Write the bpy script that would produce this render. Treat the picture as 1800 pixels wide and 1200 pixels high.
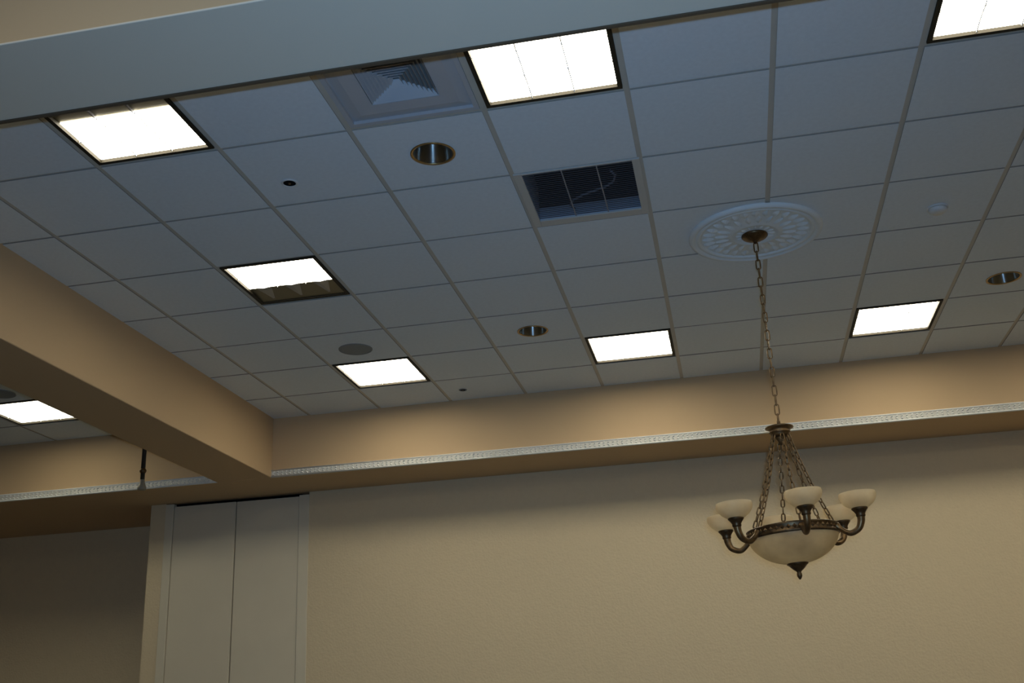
import bpy, bmesh, math, random
from mathutils import Matrix, Vector

# ------------------------------------------------------------------ start
for o in list(bpy.data.objects):
    bpy.data.objects.remove(o, do_unlink=True)
SC = bpy.context.scene
COL = SC.collection
PI = math.pi
H = 4.15                      # ceiling tile face above the floor
S = 0.6096                    # two foot grid
rnd = random.Random(4)

# ------------------------------------------------------------------ camera
cam_d = bpy.data.cameras.new('camera')
cam_d.sensor_fit = 'HORIZONTAL'
cam_d.sensor_width = 36.0
cam_d.lens = 38.43
cam_d.clip_start = 0.05
cam = bpy.data.objects.new('camera', cam_d)
COL.objects.link(cam)
_R = ((0.978994772, 0.199518628, -0.041970863),
      (-0.106093956, 0.322730474, -0.940525977),
      (-0.174107176, 0.925222870, 0.337119167))
cam.matrix_world = Matrix((
    (_R[0][0], -_R[1][0], -_R[2][0], -0.36228),
    (_R[0][1], -_R[1][1], -_R[2][1], -3.46796),
    (_R[0][2], -_R[1][2], -_R[2][2], H - 2.56627),
    (0, 0, 0, 1)))
SC.camera = cam

# ------------------------------------------------------------------ world, light, exposure
W = bpy.data.worlds.new('world')
SC.world = W
W.use_nodes = True
W.node_tree.nodes['Background'].inputs['Color'].default_value = (0.30, 0.45, 0.75, 1)
W.node_tree.nodes['Background'].inputs['Strength'].default_value = 0.6
SC.view_settings.view_transform = 'Standard'
SC.view_settings.look = 'None'
SC.view_settings.gamma = 1.0
SC.view_settings.use_curve_mapping = False
SC.view_settings.exposure = 0.15
try:
    SC.cycles.use_denoising = True
    SC.cycles.max_bounces = 10
    SC.cycles.diffuse_bounces = 6
    SC.cycles.caustics_reflective = False
    SC.cycles.caustics_refractive = False
    SC.cycles.sample_clamp_indirect = 6.0
except Exception:
    pass

LAMP = (1.0, 0.93, 0.74)      # fluorescent lamps
LUM = 12.4                     # radiance of a lit lamp panel
FLASH = (0.30, 0.58, 1.0)     # the camera's own flash: blue beside the warm room lamps
FLASH_W = 26.0


def area(name, loc, sx, sy, color, radiance, rot=(0, 0, 0)):
    d = bpy.data.lights.new(name, 'AREA')
    d.shape = 'RECTANGLE'
    d.size, d.size_y = sx, sy
    d.color = color
    d.energy = radiance * PI * sx * sy
    o = bpy.data.objects.new(name, d)
    o.location = loc
    o.rotation_euler = rot
    COL.objects.link(o)
    return o


# troffers of the same ceiling that hang outside the frame (real lamps of the room)
for x, y in ((2.72, 0.30), (2.72, 2.13), (2.72, 3.96), (4.55, 2.13)):
    area('troffer_lamp', (x, y, H - 0.01), 0.54, 0.54, LAMP, LUM)
for x in (-4.5, -2.1, 0.3, 2.7):
    for y in (-2.2, -4.6, -7.0):
        area('troffer_lamp', (x, y, H - 0.01), 0.54, 0.54, LAMP, LUM * 0.62)
for x, y in ((-7.53, 4.0), (-7.53, 1.6), (-5.70, 1.3)):
    area('troffer_lamp', (x, y, H - 0.01), 0.54, 0.54, LAMP, LUM * 0.22)
# the flash unit on top of the camera, aimed like the lens (it glints in the downlight cones)
_fl = area('camera_flash', (0, 0, 0), 0.05, 0.03, FLASH, FLASH_W / (PI * 0.05 * 0.03))
_fl.data.spread = math.radians(110)
_fl.matrix_world = cam.matrix_world @ Matrix.Translation((0.03, 0.075, 0.03))


# ------------------------------------------------------------------ materials
def mat(name, col, rough=0.6, metal=0.0, bump=0.0, bscale=60.0, bdist=0.002, var=0.0, vscale=6.0,
        col2=None, spec=0.5, detail=3.0, voro=False):
    m = bpy.data.materials.new(name)
    m.use_nodes = True
    nt = m.node_tree
    b = nt.nodes['Principled BSDF']
    b.inputs['Roughness'].default_value = rough
    b.inputs['Metallic'].default_value = metal
    b.inputs['Specular IOR Level'].default_value = spec
    tc = nt.nodes.new('ShaderNodeTexCoord')
    if var > 0 or col2:
        n = nt.nodes.new('ShaderNodeTexNoise')
        n.inputs['Scale'].default_value = vscale
        n.inputs['Detail'].default_value = 4
        nt.links.new(tc.outputs['Object'], n.inputs['Vector'])
        r = nt.nodes.new('ShaderNodeValToRGB')
        r.color_ramp.elements[0].position = 0.3
        r.color_ramp.elements[1].position = 0.7
        c2 = col2 or tuple(c * (1 - var) for c in col)
        r.color_ramp.elements[0].color = (*c2, 1)
        r.color_ramp.elements[1].color = (*col, 1)
        nt.links.new(n.outputs['Fac'], r.inputs['Fac'])
        nt.links.new(r.outputs['Color'], b.inputs['Base Color'])
    else:
        b.inputs['Base Color'].default_value = (*col, 1)
    if bump > 0:
        n2 = nt.nodes.new('ShaderNodeTexNoise')
        n2.inputs['Scale'].default_value = bscale
        n2.inputs['Detail'].default_value = detail
        nt.links.new(tc.outputs['Object'], n2.inputs['Vector'])
        bp = nt.nodes.new('ShaderNodeBump')
        bp.inputs['Strength'].default_value = bump
        bp.inputs['Distance'].default_value = bdist
        nt.links.new(n2.outputs['Fac'], bp.inputs['Height'])
        nt.links.new(bp.outputs['Normal'], b.inputs['Normal'])
    return m


def emit(name, col, strength):
    m = bpy.data.materials.new(name)
    m.use_nodes = True
    nt = m.node_tree
    b = nt.nodes['Principled BSDF']
    b.inputs['Base Color'].default_value = (0.8, 0.8, 0.78, 1)
    b.inputs['Emission Color'].default_value = (*col, 1)
    n = nt.nodes.new('ShaderNodeTexNoise')      # slight unevenness of the lens
    n.inputs['Scale'].default_value = 9
    tc = nt.nodes.new('ShaderNodeTexCoord')
    nt.links.new(tc.outputs['Object'], n.inputs['Vector'])
    mr = nt.nodes.new('ShaderNodeMapRange')
    mr.inputs['To Min'].default_value = strength * 0.92
    mr.inputs['To Max'].default_value = strength * 1.08
    nt.links.new(n.outputs['Fac'], mr.inputs['Value'])
    nt.links.new(mr.outputs['Result'], b.inputs['Emission Strength'])
    return m


M = {}
M['tile'] = mat('tile_white', (0.74, 0.80, 0.84), 0.9, bump=0.35, bscale=170, bdist=0.001, var=0.05, vscale=45, spec=0.2)
M['tile_edge'] = mat('tile_raw_edge', (0.33, 0.32, 0.29), 0.95, spec=0.1)
M['tee'] = mat('tee_paint', (0.56, 0.53, 0.46), 0.55, var=0.06, vscale=8)
M['ceil'] = mat('plain_ceiling', (0.70, 0.74, 0.76), 0.9, bump=0.2, bscale=90)
M['wall'] = mat('cream_textured_wall', (0.73, 0.60, 0.395), 0.75, bump=0.6, bscale=55, bdist=0.006, var=0.03, vscale=20, spec=0.25)
M['soffit'] = mat('peach_paint', (0.59, 0.42, 0.245), 0.8, bump=0.15, bscale=70, bdist=0.002, spec=0.2)
M['white_board'] = mat('white_board', (0.80, 0.71, 0.57), 0.8, bump=0.1, bscale=60, spec=0.2)
M['door'] = mat('door_cream', (0.72, 0.64, 0.49), 0.6, bump=0.1, bscale=50, var=0.03, vscale=4)
M['casing'] = mat('casing_cream', (0.71, 0.64, 0.495), 0.5)
M['trim'] = mat('trim_white', (0.80, 0.80, 0.76), 0.6, var=0.04, vscale=30)
M['trim_dark'] = mat('trim_groove_grey', (0.62, 0.60, 0.54), 0.7)
M['brown_bead'] = mat('brown_bead', (0.11, 0.075, 0.045), 0.6)
M['floor'] = mat('carpet_grey', (0.140, 0.140, 0.130), 0.95, bump=0.4, bscale=200, var=0.25, vscale=14)
M['black'] = mat('dark_void', (0.006, 0.006, 0.006), 0.9, spec=0.1)
M['bronze_frame'] = mat('dark_bronze_frame', (0.025, 0.02, 0.012), 0.6, spec=0.25)
M['reflector'] = mat('dull_reflector', (0.20, 0.18, 0.13), 0.4, metal=0.9)
M['blade'] = mat('louver_blade', (0.80, 0.80, 0.78), 0.4)
M['blade_metal'] = mat('louver_blade_metal', (0.30, 0.31, 0.34), 0.35, metal=1.0)
M['lens'] = emit('lit_lens', LAMP, LUM)
M['lens_dim'] = emit('lit_lens_dim', (1.0, 0.95, 0.74), LUM * 0.55)
M['vent_white'] = mat('vent_enamel', (0.52, 0.52, 0.49), 0.5)
M['diffuser'] = mat('diffuser_enamel', (0.45, 0.47, 0.50), 0.5, bump=0.2, bscale=240, bdist=0.001)
M['duct'] = mat('duct_grey', (0.22, 0.23, 0.22), 0.8)
M['vent_slat'] = mat('vent_slat_slate', (0.16, 0.14, 0.14), 0.5)
M['divider'] = mat('vent_divider', (0.26, 0.26, 0.28), 0.5)
M['vent_box'] = mat('vent_box_grey', (0.45, 0.52, 0.62), 0.6)  # bluish: the light on the far duct wall is in this colour
M['wire'] = mat('grey_wire', (0.22, 0.20, 0.22), 0.6)
M['brass'] = mat('brass_ring', (0.42, 0.29, 0.13), 0.35, metal=0.9)
M['cone'] = mat('cone_mirror', (0.46, 0.46, 0.43), 0.30, metal=1.0)
_nt = M['cone'].node_tree
_b = _nt.nodes['Principled BSDF']
_b.inputs['Anisotropic'].default_value = 0.93      # spun metal: glints stretch up the cone
_b.inputs['Anisotropic Rotation'].default_value = 0.25
_tg = _nt.nodes.new('ShaderNodeTangent')
_tg.direction_type = 'RADIAL'
_tg.axis = 'Z'
_nt.links.new(_tg.outputs['Tangent'], _b.inputs['Tangent'])
M['bulb'] = mat('unlit_bulb', (0.30, 0.30, 0.30), 0.2)
M['plaster'] = mat('plaster_medallion', (0.74, 0.78, 0.78), 0.8, bump=0.2, bscale=60, spec=0.3)
M['speaker'] = mat('speaker_grille_grey', (0.24, 0.26, 0.26), 0.7, bump=0.6, bscale=350, bdist=0.002)
M['plastic'] = mat('white_plastic', (0.68, 0.70, 0.69), 0.5)
M['bronze'] = mat('antique_bronze', (0.27, 0.17, 0.08), 0.38, metal=0.85, col2=(0.11, 0.07, 0.035), vscale=30)
M['bronze_dark'] = mat('antique_bronze_dark', (0.17, 0.11, 0.055), 0.4, metal=0.85, col2=(0.07, 0.045, 0.025), vscale=40)


def alabaster(name, c1, c2, scale, tr):
    m = mat(name, c1, 0.35, col2=c2, vscale=scale, spec=0.4)
    nt = m.node_tree
    b = nt.nodes['Principled BSDF']
    out = [n for n in nt.nodes if n.type == 'OUTPUT_MATERIAL'][0]
    t = nt.nodes.new('ShaderNodeBsdfTranslucent')
    ramp = [n for n in nt.nodes if n.type == 'VALTORGB'][0]
    nt.links.new(ramp.outputs['Color'], t.inputs['Color'])
    mx = nt.nodes.new('ShaderNodeMixShader')
    mx.inputs['Fac'].default_value = tr
    nt.links.new(b.outputs['BSDF'], mx.inputs[1])
    nt.links.new(t.outputs['BSDF'], mx.inputs[2])
    nt.links.new(mx.outputs['Shader'], out.inputs['Surface'])
    return m


M['alabaster'] = alabaster('alabaster_glass', (0.95, 0.83, 0.60), (0.74, 0.62, 0.42), 8, 0.72)
M['alabaster_cup'] = alabaster('alabaster_cup_glass', (0.96, 0.86, 0.66), (0.86, 0.74, 0.53), 13, 0.68)
M['black_pipe'] = mat('black_pipe', (0.022, 0.018, 0.014), 0.4)
M['grey_cap'] = mat('grey_cap', (0.30, 0.27, 0.20), 0.5)


# ------------------------------------------------------------------ helpers
def link(name, me, m, parent=None, loc=None, smooth=False):
    o = bpy.data.objects.new(name, me)
    if m is not None:
        if not me.materials:
            me.materials.append(m)
    if parent is not None:
        o.parent = parent
    if loc is not None:
        o.location = loc
    COL.objects.link(o)
    if smooth:
        for p in me.polygons:
            p.use_smooth = True
    return o


def obj(name, bm, m, parent=None, loc=None, smooth=False, bevel=0.0):
    bmesh.ops.recalc_face_normals(bm, faces=bm.faces[:])
    me = bpy.data.meshes.new(name)
    bm.to_mesh(me)
    bm.free()
    o = link(name, me, m, parent, loc, smooth)
    if bevel:
        b = o.modifiers.new('bevel', 'BEVEL')
        b.width = bevel
        b.segments = 2
        b.limit_method = 'ANGLE'
    return o


def box(bm, x0, y0, z0, x1, y1, z1):
    v = [bm.verts.new(c) for c in ((x0, y0, z0), (x1, y0, z0), (x1, y1, z0), (x0, y1, z0),
                                   (x0, y0, z1), (x1, y0, z1), (x1, y1, z1), (x0, y1, z1))]
    for f in ((3, 2, 1, 0), (4, 5, 6, 7), (0, 1, 5, 4), (1, 2, 6, 5), (2, 3, 7, 6), (3, 0, 4, 7)):
        bm.faces.new([v[i] for i in f])


def boxes(*bs):
    bm = bmesh.new()
    for b in bs:
        box(bm, *b)
    return bm


def lathe(bm, prof, n=40, close=False, mtx=None):
    rings = []
    for r, z in prof:
        if r < 1e-6:
            rings.append([bm.verts.new((0, 0, z))])
        else:
            rings.append([bm.verts.new((r * math.cos(2 * PI * k / n), r * math.sin(2 * PI * k / n), z)) for k in range(n)])
    prs = list(zip(rings, rings[1:]))
    if close:
        prs.append((rings[-1], rings[0]))
    for a, b in prs:
        for k in range(n):
            k2 = (k + 1) % n
            if len(a) == 1 and len(b) == 1:
                continue
            if len(a) == 1:
                bm.faces.new((a[0], b[k], b[k2]))
            elif len(b) == 1:
                bm.faces.new((a[k], b[0], a[k2]))
            else:
                bm.faces.new((a[k], b[k], b[k2], a[k2]))
    if mtx is not None:
        vs = [v for rg in rings for v in rg]
        bmesh.ops.transform(bm, matrix=mtx, verts=vs)


def tube(bm, pts, rad, n=10, cap=True):
    pts = [Vector(p) for p in pts]
    rads = rad if isinstance(rad, (list, tuple)) else [rad] * len(pts)
    rings = []
    prev = None
    for i, p in enumerate(pts):
        t = (pts[min(i + 1, len(pts) - 1)] - pts[max(i - 1, 0)]).normalized()
        if prev is None:
            a = Vector((0, 0, 1)) if abs(t.z) < 0.9 else Vector((1, 0, 0))
            u = t.cross(a).normalized()
        else:
            u = (prev - t * prev.dot(t)).normalized()
        prev = u
        w = t.cross(u)
        rings.append([bm.verts.new(p + (u * math.cos(2 * PI * k / n) + w * math.sin(2 * PI * k / n)) * rads[i]) for k in range(n)])
    for a, b in zip(rings, rings[1:]):
        for k in range(n):
            bm.faces.new((a[k], a[(k + 1) % n], b[(k + 1) % n], b[k]))
    if cap:
        bm.faces.new(rings[0][::-1])
        bm.faces.new(rings[-1])


def thing(name, label, cat, loc, group=None):
    o = bpy.data.objects.new(name, None)
    o.empty_display_size = 0.1
    o.location = loc
    COL.objects.link(o)
    o['label'] = label
    o['category'] = cat
    if group:
        o['group'] = group
    return o


def struct(o):
    o['kind'] = 'structure'
    return o


# ------------------------------------------------------------------ setting: geometry constants
DROP = 0.505                                   # soffit underside below the ceiling
ZB = H - DROP
XB1, XB0 = -3.985, -4.465                      # long beam between the two bays
YF = 4.828                                     # face of the soffit along the back wall
YW = 5.45                                      # back wall
YL = 6.33                                      # back wall of the left bay
YN0, YN1 = -0.955, -0.575                      # near cross beam
XR, XL = 6.5, -10.5
YB = -9.0                                      # wall behind the camera
TOP = H + 0.5

# floor
struct(obj('floor', boxes((XL - .2, YB - .2, -0.15, XR + .2, YL + .2, 0.0)), M['floor']))

# back wall of the main bay, side walls, wall behind the camera with window openings
struct(obj('wall_back', boxes((-3.90, YW, 0, XR, YL, ZB)), M['wall']))
struct(obj('wall_back_left', boxes((XL, YL, 0, -3.9, YL + .2, ZB)), M['wall']))
struct(obj('wall_right', boxes((XR, YB, 0, XR + .2, YL + .2, TOP)), M['wall']))
struct(obj('wall_left', boxes((XL - .2, YB, 0, XL, YL + .2, TOP)), M['wall']))
struct(obj('wall_front', boxes((XL, YB - .2, 0, XR, YB, TOP)), M['wall']))

# closet pier that hides the folding wall: side jamb and lintel around the doors
struct(obj('wall_closet', boxes((-5.40, YW, 0, -5.255, YL, ZB), (-5.255, YL - .1, 0, -3.90, YL, ZB)), M['wall']))
struct(obj('wall_closet_dark_sheet', boxes((-5.255, 5.62, 0, -3.90, 5.66, ZB)), M['black']))  # black sheet behind the doors paints the unlit closet interior

# soffit slabs and beams (joined undersides at one level)
so = struct(obj('soffit', boxes((XL, YF, ZB, XR, YL + .2, TOP)), M['soffit']))
bl = struct(obj('beam_long', boxes((XB0, YN1, ZB, XB1, YF, TOP)), M['soffit'], bevel=0.006))
bn = struct(obj('beam_cross', boxes((XL, YN0, ZB + .008, XR, YN1, TOP)), M['soffit']))
obj('underside_board', boxes((XL, YN0 - .004, ZB, XR, YN1, ZB + .008)), M['white_board'], bn, bevel=0.003)
obj('edge_bead', boxes((XB1, YN1, ZB - .004, XR, YN1 + .014, ZB + .012)), M['brown_bead'], bn)

# ceiling: plain slabs; the tiled bays hang their grid below a plenum slab
ceil = struct(obj('ceiling', boxes(
    (XL, YB, H, XR, YN0, H + .05),                        # bay behind the cross beam
    (3.60, YN1, H, XR, YF, H + .05),                      # far right of the main bay
    (XL, YN1, H, -8.44, YF, H + .05), (-8.44, YN1, H, XB0, 1.88, H + .05),
    (XL - .2, YB - .2, TOP - .02, XR + .2, YL + .2, TOP + .1)), M['ceil']))

# grid lines, measured tile by tile
CX = {-6: -.010, -5: -.008, -4: -.011, -3: .001, -2: .013, -1: .0286, 0: .0288, 1: .0166, 2: -.008, 3: -.051}
colx = [XB1] + [k * S + CX[k] for k in range(-6, 4)] + [4 * S - .055, 5 * S - .057, 3.60]
RY = {1: -.0043, 2: -.0067, 3: -.006, 4: .0006, 5: .0124, 6: -.0018, 7: .0057}
rowy = [YN1, 0.0] + [k * S + RY[k] for k in range(1, 8)] + [YF]
TGY = 0.008                                    # half a joint along the rows
TG = 0.0125                                     # half a joint
TEE_Z = H + 0.005


def cx(k):
    return k * S + CX[k]


def ry(k):
    return 0.0 if k == 0 else k * S + RY[k]


def tile_mesh(w, d, hole=None):
    bm = bmesh.new()
    if hole is None:
        box(bm, -w / 2, -d / 2, 0, w / 2, d / 2, 0.018)
    else:
        hx, hy, hr = hole
        n = 32
        outer, inner, innert, outert = [], [], [], []
        for k in range(n):
            a = 2 * PI * k / n
            c, s = math.cos(a), math.sin(a)
            t = 1 / max(abs(c), abs(s))
            px, py = c * t * w / 2, s * t * d / 2
            outer.append(bm.verts.new((px, py, 0)))
            outert.append(bm.verts.new((px, py, .018)))
            inner.append(bm.verts.new((hx + hr * c, hy + hr * s, 0)))
            innert.append(bm.verts.new((hx + hr * c, hy + hr * s, .018)))
        for k in range(n):
            j = (k + 1) % n
            bm.faces.new((outer[k], outer[j], inner[j], inner[k]))
            bm.faces.new((inner[k], inner[j], innert[j], innert[k]))
            bm.faces.new((outer[j], outer[k], outert[k], outert[j]))
    bmesh.ops.recalc_face_normals(bm, faces=bm.faces[:])
    me = bpy.data.meshes.new('ceiling_tile')
    bm.to_mesh(me)
    bm.free()
    me.materials.append(M['tile'])
    me.materials.append(M['tile_edge'])
    for p in me.polygons:
        if abs(p.normal.z) < 0.5:
            p.material_index = 1
    return me


tile_cache = {}


def tile(x0, x1, y0, y1, hole=None):
    w, d = round(x1 - x0, 3), round(y1 - y0, 3)
    cxm, cym = (x0 + x1) / 2, (y0 + y1) / 2
    if hole:
        me = tile_mesh(w, d, (hole[0] - cxm, hole[1] - cym, hole[2]))
    else:
        if (w, d) not in tile_cache:
            tile_cache[(w, d)] = tile_mesh(w, d)
        me = tile_cache[(w, d)]
    link('ceiling_tile', me, None, ceil, (cxm, cym, H + rnd.uniform(-.0006, .0006)))


DOWN = [(-1.522, 0.908), (-1.510, 3.412), (1.513, 3.390)]
TROFF = [(-5, 0), (-2, 0), (1, 0), (-5, 3), (-5, 6), (-2, 6), (1, 6)]
SKIP = {(c, r) for c, r in TROFF} | {(-2, 2), (-3, 0)}     # return vent, supply diffuser
for i in range(len(colx) - 1):
    for j in range(len(rowy) - 1):
        if (i - 7, j - 1) in SKIP:
            continue
        x0 = colx[i] + (TG if i else 0.0)
        x1 = colx[i + 1] - (TG if i < len(colx) - 2 else 0)
        y0 = rowy[j] + (TGY if j else 0.0)
        y1 = rowy[j + 1] - (TGY if j < len(rowy) - 2 else 0)
        h = None
        for dx, dy in DOWN:
            if x0 < dx < x1 and y0 < dy < y1:
                h = (dx, dy, 0.096)
        tile(x0, x1, y0, y1, h)
for x in colx[1:-1]:
    obj('ceiling_tee', boxes((-.015, YN1, TEE_Z, .015, YF, TEE_Z + .03)), M['tee'], ceil, (x, 0, 0))
for y in rowy[1:-1]:
    obj('ceiling_tee', boxes((XB1, -.015, TEE_Z + .001, 3.6, .015, TEE_Z + .028)), M['tee'], ceil, (0, y, 0))

# left bay grid
lcol = [-8.44, -7.83, -7.22, -6.61, -6.00, -5.39, -4.78, XB0]
lrow = [1.88, 2.49, 3.10, 3.71, 4.32, YF]
for i in range(len(lcol) - 1):
    for j in range(len(lrow) - 1):
        if (i, j) == (4, 3):
            continue
        tile(lcol[i] + (TG if i else 0), lcol[i + 1] - (TG if i < len(lcol) - 2 else 0),
             lrow[j] + (TGY if j else 0), lrow[j + 1] - (TGY if j < len(lrow) - 2 else 0))
for x in lcol[1:-1]:
    obj('ceiling_tee', boxes((-.015, 1.88, TEE_Z, .015, YF, TEE_Z + .03)), M['tee'], ceil, (x, 0, 0))
for y in lrow[1:-1]:
    obj('ceiling_tee', boxes((-8.44, -.015, TEE_Z + .001, XB0, .015, TEE_Z + .028)), M['tee'], ceil, (0, y, 0))


# carved trim along the bottom of the soffit face
def trim(name, x0, x1):
    t = obj(name, boxes((x0, YF - .010, ZB, x1, YF, ZB + .064)), M['trim'])
    struct(t)
    bm = bmesh.new()
    for z, r in ((ZB + .058, .0065), (ZB + .006, .0065)):
        tube(bm, [(x0, YF - .012, z), (x1, YF - .012, z)], r, 8)
    obj('bead', bm, M['trim'], t, smooth=True)
    obj('groove', boxes((x0, YF - .0115, ZB + .012, x1, YF - .010, ZB + .052)), M['trim_dark'], t)
    bm = bmesh.new()
    n = int((x1 - x0) / 0.036)
    for k in range(n):
        c = x0 + .018 + k * 0.036
        z = ZB + .032
        # two leaves leaning together, each a small faceted ridge
        for s in (-1, 1):
            a = bm.verts.new((c - .013, YF - .0115, z + s * .003))
            b = bm.verts.new((c + .004, YF - .0115, z + s * .020))
            d = bm.verts.new((c + .015, YF - .0115, z + s * .015))
            e = bm.verts.new((c + .003, YF - .0115, z + s * .002))
            p = bm.verts.new((c + .003, YF - .022, z + s * .010))
            for q in ((a, b, p), (b, d, p), (d, e, p), (e, a, p)):
                bm.faces.new(q)
    lv = obj('carved_leaves', bm, M['trim'], t)
    lv['kind'] = 'stuff'
    return t


trim('trim_1', XB1, XR)
trim('trim_2', XL, XB0)

# closet doors
door = struct(obj('door_1', boxes((-5.255, 5.442, 0, -5.178, YW + .08, ZB - .006)), M['casing'], bevel=0.004))
obj('door_casing', boxes((-3.992, 5.442, 0, -3.90, YW + .08, ZB - .022)), M['casing'], door, bevel=0.004)
obj('door_leaf', boxes((-5.174, 5.452, 0.01, -4.587, 5.49, ZB - .030)), M['door'], door, bevel=0.003)
obj('door_leaf', boxes((-4.577, 5.452, 0.01, -3.996, 5.49, ZB - .032)), M['door'], door, bevel=0.003)
obj('header_shade_strip', boxes((-5.178, 5.495, ZB - .06, -3.992, 5.52, ZB)), M['black'], door)  # black strip drawn in for the shade in the gap above the doors
obj('seam_strip', boxes((-4.588, 5.475, 0.01, -4.576, 5.485, ZB - .034)), M['black'], door)  # black strip in the seam between the leaves


# ------------------------------------------------------------------ troffers
def troffer(x0, x1, y0, y1, label, dark=None, lens='lens'):
    """dark: None, 'far' or 'near' - the row of cells whose lamp is out"""
    cxm, cym = (x0 + x1) / 2, (y0 + y1) / 2
    t = thing('troffer', label, 'ceiling light', (cxm, cym, H), 'recessed square troffers in the ceiling grid')
    a, b = (x1 - x0) / 2 - .016, (y1 - y0) / 2 - .016
    w = .020
    zt = .075
    bm = boxes((-a, -b, -.002, -a + w, b, zt), (a - w, -b, -.002, a, b, zt),
               (-a + w, -b, -.002, a - w, -b + w, zt), (-a + w, b - w, -.002, a - w, b, zt),
               (-a, -b, zt, a, b, zt + .01))
    obj('frame', bm, M['bronze_frame'], t)
    ai, bi = a - w, b - w
    ly0, ly1 = -bi, bi
    cut = 0.20
    if dark == 'far':
        ly1 = bi - cut
    if dark == 'near':
        ly0 = -bi + cut
    zl = .013
    obj('lens', boxes((-ai + .002, ly0 + .002, zl, ai - .002, ly1 - .002, zl + .006)), M[lens], t)
    # louver: blades with scalloped lower edges, three cells each way
    def blade(p0, p1, z0, z1, m):
        bm = bmesh.new()
        n = 12
        p0, p1 = Vector(p0), Vector(p1)
        dr = (p1 - p0).normalized()
        nrm = Vector((-dr.y, dr.x, 0)) * .0022
        prev = None
        for k in range(n + 1):
            f = k / n
            p = p0.lerp(p1, f)
            lo = z0 + .006 * abs(math.sin(f * 3 * PI)) 
            q = [bm.verts.new((p.x + s * nrm.x, p.y + s * nrm.y, z)) for s, z in ((-1, lo), (1, lo), (1, z1), (-1, z1))]
            if prev:
                for i in range(4):
                    bm.faces.new((prev[i], prev[(i + 1) % 4], q[(i + 1) % 4], q[i]))
            else:
                bm.faces.new(q)
            prev = q
        bm.faces.new(prev[::-1])
        obj('louver_blade', bm, m, t)
    for k in (1, 2):
        x = -ai + 2 * ai * k / 3
        blade((x, ly0, 0), (x, ly1, 0), .004, zl - .001, M['blade'])
        y = -bi + 2 * bi * k / 3
        if ly0 + .01 < y < ly1 - .01:
            blade((-ai, y, 0), (ai, y, 0), .004, zl - .001, M['blade'])
    if dark:
        # unlit row: sloping mirror reflector; the blades' V reflections are built as solid wedges
        ys, ye = (ly1, bi) if dark == 'far' else (ly0, -bi)
        bm = bmesh.new()
        v = [bm.verts.new(c) for c in ((-ai, ys, zl + .004), (ai, ys, zl + .004), (ai, ye, .004), (-ai, ye, .004))]
        u = [bm.verts.new((q.co.x, q.co.y, q.co.z + .006)) for q in v]
        bm.faces.new(v)
        bm.faces.new(u[::-1])
        for i in range(4):
            bm.faces.new((v[i], v[(i + 1) % 4], u[(i + 1) % 4], u[i]))
        obj('reflector', bm, M['reflector'], t)
        if dark == 'near':
            for k in (1, 2):
                x = -ai + 2 * ai * k / 3
                obj('reflector_fin', boxes((x - .003, ye + .004, .002, x + .003, ys - .012, zl + .002)), M['blade_metal'], t)
        for k in range(3 if dark == 'far' else 0):
            x = -ai + 2 * ai * (k + .5) / 3
            bm = bmesh.new()
            hw = .05
            p = [bm.verts.new(c) for c in ((x - hw, ys, zl + .002), (x + hw, ys, zl + .002), (x + .006, ys + (ye - ys) * .8, .006),
                                           (x - .006, ys + (ye - ys) * .8, .006), (x, ys, zl - .005))]
            for f in ((0, 4, 3), (4, 1, 2), (4, 2, 3), (0, 1, 4), (0, 3, 2, 1)):
                bm.faces.new([p[i] for i in f])
            obj('reflector_fin', bm, M['blade_metal'], t)
    return t


TL = {(-5, 0): ('square troffer beside the cross beam at upper left, nearest row of cells unlit', 'near'),
      (-2, 0): ('large bright square troffer between the supply diffuser and the cross beam', None),
      (1, 0): ('square troffer cut by the upper right corner of the photo', None),
      (-5, 3): ('square troffer with an unlit strip of reflectors along its far edge', 'far'),
      (-5, 6): ('square troffer beside the round grey ceiling speaker', None),
      (-2, 6): ('square troffer near the peach soffit, left of the chandelier chain', None),
      (1, 6): ('square troffer near the peach soffit, right of the chandelier chain', None)}
for c, r in TROFF:
    troffer(cx(c), cx(c + 1), ry(r), ry(r + 1), *TL[(c, r)])
troffer(lcol[4], lcol[5], lrow[3], lrow[4], 'square troffer in the left bay, half hidden at the left edge of the photo', None, 'lens_dim')

# ------------------------------------------------------------------ supply diffuser
x0, x1, y0, y1 = cx(-3), cx(-2), ry(0), ry(1)
t = thing('supply_diffuser', 'white square air diffuser with darker slotted centre beside the cross beam', 'air vent',
          ((x0 + x1) / 2, (y0 + y1) / 2, H))
a, b = (x1 - x0) / 2 - .016, (y1 - y0) / 2 - .016
w = .022
obj('frame', boxes((-a, -b, 0, -a + w, b, .02), (a - w, -b, 0, a, b, .02), (-a + w, -b, 0, a - w, -b + w, .02),
                   (-a + w, b - w, 0, a - w, b, .02)), M['diffuser'], t)
ai, bi = a - w, b - w
nk = .150
zf = .012
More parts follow.
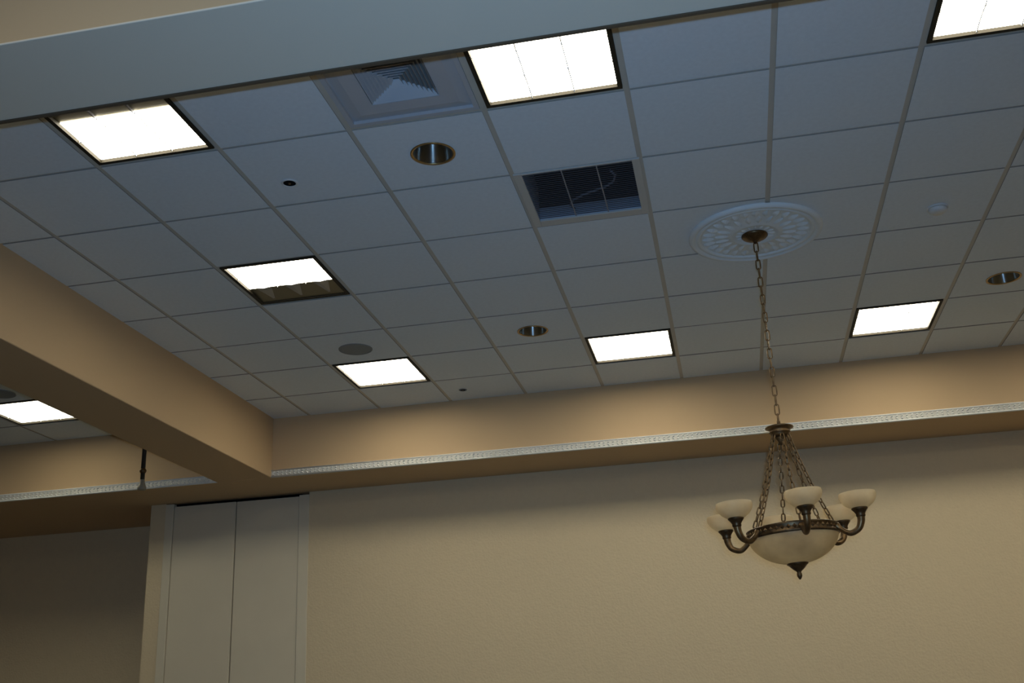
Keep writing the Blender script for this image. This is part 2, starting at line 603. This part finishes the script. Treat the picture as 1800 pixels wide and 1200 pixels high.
# face plate sloping up to the neck, as four trapezoids
bm = bmesh.new()
o_ = [(-ai, -bi), (ai, -bi), (ai, bi), (-ai, bi)]
i_ = [(-nk, -nk), (nk, -nk), (nk, nk), (-nk, nk)]
mid = [(-ai + .05, -bi + .05), (ai - .05, -bi + .05), (ai - .05, bi - .05), (-ai + .05, bi - .05)]
V = [[bm.verts.new((*p, z)) for p in q] for q, z in ((o_, .016), (mid, .008), (i_, .010), (i_, .05))]
for A, B in zip(V, V[1:]):
    for k in range(4):
        bm.faces.new((A[k], A[(k + 1) % 4], B[(k + 1) % 4], B[k]))
obj('face_plate', bm, M['diffuser'], t)
obj('neck_duct', boxes((-nk - .01, -nk - .01, .05, nk + .01, nk + .01, .10)), M['duct'], t)
for h_ in (.146, .129, .112, .095, .078, .061, .044, .027):
    bm = bmesh.new()
    lo = [(-h_, -h_), (h_, -h_), (h_, h_), (-h_, h_)]
    g = h_ - .014
    hi = [(-g, -g), (g, -g), (g, g), (-g, g)]
    V = [[bm.verts.new((*p, z)) for p in q] for q, z in ((lo, .010), (hi, .028), (hi, .031), (lo, .013))]
    for A, B in zip(V, V[1:] + V[:1]):
        for k in range(4):
            bm.faces.new((A[k], A[(k + 1) % 4], B[(k + 1) % 4], B[k]))
    obj('vane', bm, M['diffuser'], t)

# ------------------------------------------------------------------ return vent
x0, x1, y0, y1 = cx(-2), cx(-1), ry(2), ry(3)
t = thing('return_vent', 'square return air vent with dark slats and white frame', 'air vent', ((x0 + x1) / 2, (y0 + y1) / 2, H))
ox, oy = t.location.x, t.location.y
a, b = (x1 - x0) / 2 - .003, (y1 - y0) / 2 - .003
gx0, gx1, gy0, gy1 = -1.163 - ox, -0.622 - ox, 1.228 - oy, 1.755 - oy
obj('frame', boxes((-a, -b, -.004, gx0, b, .006), (gx1, -b, -.004, a, b, .006), (gx0, -b, -.004, gx1, gy0, .006),
                   (gx0, gy1, -.004, gx1, b, .006)), M['vent_white'], t, bevel=.002)
obj('duct_box', boxes((gx0 - .006, gy0, .006, gx0, gy1, .20), (gx1, gy0, .006, gx1 + .006, gy1, .20),
                      (gx0, gy0 - .006, .006, gx1, gy0, .20), (gx0, gy1, .006, gx1, gy1 + .006, .075)), M['vent_box'], t)
obj('duct_top', boxes((gx0, gy0, .20, gx1, gy1, .21), (gx0, gy1, .075, gx1, gy1 + .006, .20)), M['black'], t)  # black lid and upper far wall paint the duct's dark depth
me = None
NS = 26
for k in range(NS):
    y = gy0 + (gy1 - gy0) * (k + .5) / NS
    if me is None:
        bm = bmesh.new()
        v = [bm.verts.new(c) for c in ((gx0, -.003, .006), (gx1, -.003, .006), (gx1, .003, .014), (gx0, .003, .014),
                                       (gx0, -.0015, .0055), (gx1, -.0015, .0055), (gx1, .0045, .0135), (gx0, .0045, .0135))]
        for f in ((0, 1, 2, 3), (7, 6, 5, 4), (0, 4, 5, 1), (1, 5, 6, 2), (2, 6, 7, 3), (3, 7, 4, 0)):
            bm.faces.new([v[i] for i in f])
        me = obj('slat', bm, M['vent_slat'], t, (0, y, 0)).data
    else:
        link('slat', me, None, t, (0, y, 0))
for f in (.36, .68):
    x = gx0 + (gx1 - gx0) * f
    obj('divider', boxes((x - .003, gy0, .002, x + .003, gy1, .007)), M['divider'], t)
bm = bmesh.new()
wp = [(-0.97, 1.72), (-0.985, 1.66), (-0.96, 1.60), (-0.90, 1.55), (-0.84, 1.525), (-0.78, 1.505), (-0.735, 1.47), (-0.72, 1.42), (-0.74, 1.37)]
tube(bm, [(px - ox, py - oy, .030 - .012 * math.sin(i * .5)) for i, (px, py) in enumerate(wp)], .006, 6)
obj('loose_wire', bm, M['wire'], t, smooth=True)

# ------------------------------------------------------------------ downlights
DL = ['brass rimmed recessed downlight nearest the camera, beside the return vent',
      'small recessed downlight left of the troffer near the soffit',
      'recessed downlight near the right edge of the photo']
for (x, y), lab in zip(DOWN, DL):
    t = thing('downlight', lab, 'ceiling light', (x, y, H), 'recessed cone downlights')
    bm = bmesh.new()
    lathe(bm, [(.106, 0), (.106, -.003), (.098, -.004), (.093, -.001), (.093, .004), (.096, .004), (.1, 0)], 40, close=True)
    obj('trim_ring', bm, M['brass'], t, smooth=True)
    bm = bmesh.new()
    lathe(bm, [(.093, .002), (.090, .03), (.082, .075), (.070, .12), (.056, .155), (.054, .16)], 48)
    obj('reflector_cone', bm, M['cone'], t, smooth=True)
    bm = bmesh.new()
    lathe(bm, [(0, .118), (.028, .122), (.044, .135), (.05, .16), (.05, .17), (0, .17)], 24)
    obj('bulb', bm, M['bulb'], t, smooth=True)
    bm = bmesh.new()
    lathe(bm, [(.098, .006), (.098, .18), (0, .18)], 24)
    obj('housing_can', bm, M['black'], t)

# ------------------------------------------------------------------ speakers
for (x, y), lab in zip(((-2.764, 3.387), (-5.612, 3.50)),
                       ('round grey ceiling speaker beside a bright troffer',
                        'round ceiling speaker in the left bay at the left edge of the photo')):
    t = thing('ceiling_speaker', lab, 'speaker', (x, y, H), 'flush round ceiling speakers')
    bm = bmesh.new()
    lathe(bm, [(.118, 0), (.117, -.004), (.108, -.006), (.104, -.004), (.104, 0)], 40)
    obj('rim', bm, M['speaker'], t, smooth=True)
    bm = bmesh.new()
    lathe(bm, [(.104, -.003), (.08, -.005), (.04, -.006), (0, -.0065)], 40)
    obj('grille', bm, M['speaker'], t, smooth=True)

# ------------------------------------------------------------------ sprinklers and smoke detector
for (x, y), r, lab in (((-2.268, .993), .034, 'small dark recessed sprinkler opening in a tile left of the nearest downlight'),
                       ((-2.285, 4.56), .026, 'tiny recessed sprinkler in the last tile row before the soffit')):
    t = thing('sprinkler', lab, 'sprinkler', (x, y, H), 'recessed sprinklers')
    bm = bmesh.new()
    lathe(bm, [(r * 1.25, 0), (r * 1.2, -.003), (r, -.005), (r * .9, -.003), (r * .9, 0)], 28)
    obj('escutcheon', bm, M['plastic'] if r > .03 else M['speaker'], t, smooth=True)
    bm = bmesh.new()
    lathe(bm, [(r * .9, -.0015), (0, -.001)], 24)
    obj('opening', bm, M['black'], t)  # flat black disc under the tile stands in for the hole's darkness
    bm = bmesh.new()
    lathe(bm, [(0, -.007), (.006, -.006), (.007, -.001), (0, -.001)], 12)
    obj('nozzle', bm, M['bronze_dark'], t, smooth=True)
t = thing('smoke_detector', 'low white round smoke detector on a tile right of the chandelier medallion', 'smoke detector', (.932, 2.205, H))
bm = bmesh.new()
lathe(bm, [(.056, 0), (.056, -.008), (.050, -.010), (.050, 0)], 36)
obj('base_ring', bm, M['plastic'], t, smooth=True)
bm = bmesh.new()
lathe(bm, [(.048, -.008), (.046, -.022), (.036, -.030), (.012, -.032), (0, -.032)], 36)
obj('cap', bm, M['plastic'], t, smooth=True)

# ------------------------------------------------------------------ plaster medallion
MX, MY = -.033, 2.238
t = thing('ceiling_medallion', 'round white plaster ceiling medallion around the chandelier canopy', 'medallion', (MX, MY, H))
bm = bmesh.new()
lathe(bm, [(.365, 0), (.367, -.008), (.362, -.018), (.350, -.023), (.338, -.021), (.332, -.012), (.326, -.011), (.322, -.017),
           (.312, -.019), (.302, -.016), (.297, -.009), (.297, 0)], 72)
obj('rim_moulding', bm, M['plaster'], t, smooth=True)
bm = bmesh.new()
lathe(bm, [(.298, -.008), (.22, -.009), (.15, -.012), (.135, -.017), (.120, -.018), (.112, -.012), (.098, -.011), (.0, -.011)], 72)
obj('disc', bm, M['plaster'], t, smooth=True)


def petal(r0, r1, w, z0, h):
    bm = bmesh.new()
    n = 5
    L, Rr, Tp = [], [], []
    for k in range(n + 1):
        f = k / n
        r = r0 + (r1 - r0) * f
        ww = w * math.sin(PI * (0.12 + 0.8 * f)) 
        zz = -h * math.sin(PI * (0.1 + 0.75 * f))
        L.append(bm.verts.new((r, -ww, z0)))
        Rr.append(bm.verts.new((r, ww, z0)))
        Tp.append(bm.verts.new((r, 0, z0 + zz)))
    for k in range(n):
        bm.faces.new((L[k], L[k + 1], Tp[k + 1], Tp[k]))
        bm.faces.new((Tp[k], Tp[k + 1], Rr[k + 1], Rr[k]))
    bm.faces.new((L[n], Rr[n], Tp[n]))
    bm.faces.new((L[0], Tp[0], Rr[0]))
    return bm


def petals(nm, n, args, off=0):
    o = obj(nm, petal(*args), M['plaster'], t)
    o.rotation_euler = (0, 0, off)
    for k in range(1, n):
        c = o.copy()
        c.rotation_euler = (0, 0, off + 2 * PI * k / n)
        COL.objects.link(c)


petals('leaf', 28, (.225, .290, .026, -.007, .014))
petals('petal', 20, (.145, .222, .020, -.009, .012), .1)
petals('bud', 16, (.068, .108, .012, -.009, .008))

# ------------------------------------------------------------------ chandelier
CXX, CYY = -.037, 2.250
ch = thing('chandelier', 'antique bronze chandelier with alabaster bowl and six glass cups hanging on a chain', 'chandelier', (CXX, CYY, H))
bm = bmesh.new()
lathe(bm, [(.072, -.012), (.073, -.018), (.066, -.026), (.045, -.038), (.022, -.046), (.012, -.052), (.010, -.062), (0, -.064)], 40)
obj('canopy', bm, M['bronze_dark'], ch, smooth=True)


def link_mesh(L, Wd, r):
    """oval chain link, long axis along z, flat in x"""
    bm = bmesh.new()
    pts = []
    n = 16
    rr = Wd / 2 - r
    st = L / 2 - r - rr
    for k in range(n):
        a = 2 * PI * k / n
        pts.append(Vector((rr * math.cos(a), 0, rr * math.sin(a) + (st if math.sin(a) > 1e-6 else (-st if math.sin(a) < -1e-6 else 0)))))
    m = 6
    rings = []
    for k in range(n):
        p = pts[k]
        tg = (pts[(k + 1) % n] - pts[k - 1]).normalized()
        nm = Vector((0, 1, 0))
        u = tg.cross(nm)
        rings.append([bm.verts.new(p + (u * math.cos(2 * PI * q / m) + nm * math.sin(2 * PI * q / m)) * r) for q in range(m)])
    for k in range(n):
        A, B = rings[k], rings[(k + 1) % n]
        for q in range(m):
            bm.faces.new((A[q], A[(q + 1) % m], B[(q + 1) % m], B[q]))
    bmesh.ops.recalc_face_normals(bm, faces=bm.faces[:])
    me = bpy.data.meshes.new('chain_link')
    bm.to_mesh(me)
    bm.free()
    for p in me.polygons:
        p.use_smooth = True
    return me


def chain(p0, p1, me, pitch, sag=0.0, spin=0.0):
    p0, p1 = Vector(p0), Vector(p1)
    c = bpy.data.objects.new('chain', None)
    c.empty_display_size = .03
    c.parent = ch
    COL.objects.link(c)
    n = max(2, round((p1 - p0).length / pitch))
    def pt(f):
        p = p0.lerp(p1, f)
        rad = Vector((p.x, p.y, 0))
        if sag and rad.length > 1e-4:
            p = p - rad.normalized() * sag * math.sin(PI * f)
        return p
    for k in range(n):
        a, b = pt(k / n), pt((k + 1) / n)
        d = (b - a).normalized()
        q = d.to_track_quat('Z', 'Y').to_matrix().to_4x4()
        o = link('chain_link', me, None, c)
        o.matrix_local = Matrix.Translation((a + b) / 2) @ q @ Matrix.Rotation(spin + (k % 2) * PI / 2, 4, 'Z')


lm = link_mesh(.066, .030, .0036)
lm.materials.append(M['bronze'])
chain((0, 0, -.060), (0, 0, -1.100), lm, .052, spin=.25)

ZH = -1.115
bm = bmesh.new()
lathe(bm, [(0, ZH + .016), (.010, ZH + .016), (.012, ZH + .004), (.060, ZH + .002), (.072, ZH - .002), (.073, ZH - .008), (.064, ZH - .013), (.054, ZH - .018),
           (.052, ZH - .026), (.056, ZH - .031), (.052, ZH - .036), (.046, ZH - .044), (.046, ZH - .050), (.030, ZH - .052), (0, ZH - .052)], 40)
obj('hub', bm, M['bronze'], ch, smooth=True)
bm = bmesh.new()
lathe(bm, [(.0, ZH - .05), (.026, ZH - .05), (.024, ZH - .066), (.012, ZH - .084), (.005, ZH - .098), (0, ZH - .102)], 20)
obj('hub_drop', bm, M['bronze'], ch, smooth=True)
bm = bmesh.new()
lathe(bm, [(.0, ZH + .014), (.009, ZH + .014), (.009, ZH + .030), (.005, ZH + .036), (0, ZH + .037)], 14)
obj('hub_stem', bm, M['bronze'], ch, smooth=True)

# the bowl assembly hangs very slightly out of level, left side lower
ZR = -1.672
TILT = Matrix.Translation((0, 0, ZR)) @ Matrix.Rotation(math.radians(-1.9), 4, 'Y') @ Matrix.Translation((0, 0, -ZR))
A0 = math.radians(-81)


def part(name, bm, m, smooth=True, parent=ch):
    if parent is ch:
        bmesh.ops.transform(bm, matrix=TILT, verts=bm.verts[:])
    return obj(name, bm, m, parent, smooth=smooth)


RB = .228
bm = bmesh.new()
lathe(bm, [(RB - .020, ZR + .024), (RB - .004, ZR + .026), (RB + .004, ZR + .021), (RB, ZR + .015), (RB + .001, ZR - .012), (RB + .005, ZR - .018),
           (RB, ZR - .024), (RB - .010, ZR - .025), (RB - .020, ZR - .020)], 64, close=True)
part('band', bm, M['bronze_dark'])
# raised leaf ornaments on the band
bm = bmesh.new()
for k in range(48):
    a = 2 * PI * k / 48
    mt = Matrix.Rotation(a, 4, 'Z') @ Matrix.Translation((RB + .001, 0, ZR + .001))
    vs = [bm.verts.new(mt @ Vector(c)) for c in ((0, -.011, 0), (0, 0, .012), (0, .011, 0), (0, 0, -.012), (.006, 0, 0))]
    for i in range(4):
        bm.faces.new((vs[i], vs[(i + 1) % 4], vs[4]))
part('band_ornament', bm, M['bronze'], False)['kind'] = 'stuff'
bm = bmesh.new()
prof = []
for k in range(15):
    f = k / 14
    a = f * PI / 2
    prof.append(((RB - .004) * math.cos(a) if f < 1 else 0.0, ZR - .018 - .138 * math.sin(a) ** 1.12))
inner = [(max(0, r - .008), z + .007) for r, z in prof[::-1]]
lathe(bm, prof + inner, 56)
part('bowl', bm, M['alabaster'])
bm = bmesh.new()
zf = ZR - .150
lathe(bm, [(0, zf), (.052, zf), (.054, zf - .006), (.044, zf - .013), (.036, zf - .022), (.026, zf - .032), (.014, zf - .041), (.010, zf - .047), (.013, zf - .053),
           (.013, zf - .064), (.009, zf - .074), (.004, zf - .081), (0, zf - .083)], 24)
part('finial', bm, M['bronze_dark'])

RC = .352                                       # cup centre radius
ZC = -1.528                                     # cup rim height
sl = link_mesh(.047, .025, .0036)
sl.materials.append(M['bronze'])
for k in range(6):
    a = A0 + k * PI / 3
    rot = Matrix.Rotation(a, 4, 'Z')
    # arm: leaves the band, dips, and rises into the holder
    pts = []
    ctl = [Vector((RB - .004, 0, ZR + .002)), Vector((RB + .030, 0, ZR - .030)), Vector((RB + .062, 0, ZR - .046)), Vector((RC - .022, 0, ZR - .030)),
           Vector((RC - .004, 0, ZR + .002)), Vector((RC, 0, ZR + .034))]
    n = 6
    ext = [ctl[0] * 2 - ctl[1]] + ctl + [ctl[-1] * 2 - ctl[-2]]
    for i in range(1, len(ext) - 2):
        for j in range(n):
            u = j / n
            p0, p1, p2, p3 = ext[i - 1:i + 3]
            pts.append(0.5 * ((2 * p1) + (p2 - p0) * u + (2 * p0 - 5 * p1 + 4 * p2 - p3) * u * u + (3 * p1 - p0 - 3 * p2 + p3) * u ** 3))
    pts.append(ctl[-1])
    m_ = len(pts)
    rads = [.0125 + .007 * (i / (m_ - 1)) ** 1.5 + (.006 if i < 2 else 0) for i in range(m_)]
    bm = bmesh.new()
    tube(bm, [rot @ p for p in pts], rads, 14)
    arm = part('arm', bm, M['bronze'])
    bm = bmesh.new()
    zb = ZR + .030
    tr = TILT @ Matrix.Translation(rot @ Vector((RC, 0, 0)))
    lathe(bm, [(0, zb - .008), (.019, zb - .006), (.023, zb + .000), (.022, zb + .008), (.027, zb + .018), (.034, zb + .027), (.040, zb + .034), (.039, zb + .039), (.030, zb + .040),
               (0, zb + .040)], 28, mtx=tr)
    part('cup_holder', bm, M['bronze_dark'], parent=arm)
    bm = bmesh.new()
    z0 = zb + .036
    hgt = ZC - z0
    outp = [(.0, z0), (.034, z0 + .001), (.050, z0 + .10 * hgt), (.069, z0 + .28 * hgt), (.082, z0 + .48 * hgt), (.089, z0 + .70 * hgt), (.0905, z0 + .86 * hgt), (.088, z0 + hgt)]
    inp = [(r - .005 if r > .01 else 0, z + (.005 if r < .08 else 0)) for r, z in outp[::-1]]
    lathe(bm, outp + inp, 36, mtx=tr)
    part('glass_cup', bm, M['alabaster_cup'], parent=arm)
    # suspension chain from hub to band
    top = Vector((.043 * math.cos(a), .043 * math.sin(a), ZH - .048))
    bot = TILT @ Vector(((RB - .018) * math.cos(a + .0), (RB - .018) * math.sin(a), ZR + .026))
    chain(top, bot, sl, .0355, sag=.012, spin=.6 * k)

# ------------------------------------------------------------------ pole with flared cap in the left bay
PX, PY = -4.672, 4.0
t = thing('pendant_pole', 'thin black pole with flared grey end hanging behind the long beam', 'pole', (PX, PY, H))
bm = bmesh.new()
lathe(bm, [(.06, 0), (.06, -.006), (.03, -.02), (.02, -.03), (0, -.03)], 24)
obj('ceiling_flange', bm, M['black_pipe'], t, smooth=True)
bm = bmesh.new()
lathe(bm, [(.0165, -.02), (.0165, -.655), (0, -.655)], 20)
obj('pipe', bm, M['black_pipe'], t, smooth=True)
bm = bmesh.new()
lathe(bm, [(.0165, -.548), (.023, -.555), (.026, -.566), (.023, -.577), (.0165, -.585)], 20)
obj('collar', bm, M['bronze_dark'], t, smooth=True)
bm = bmesh.new()
lathe(bm, [(.017, -.635), (.019, -.655), (.024, -.672), (.031, -.690), (.034, -.706), (.030, -.712), (0, -.712)], 24)
obj('end_cap', bm, M['grey_cap'], t, smooth=True)
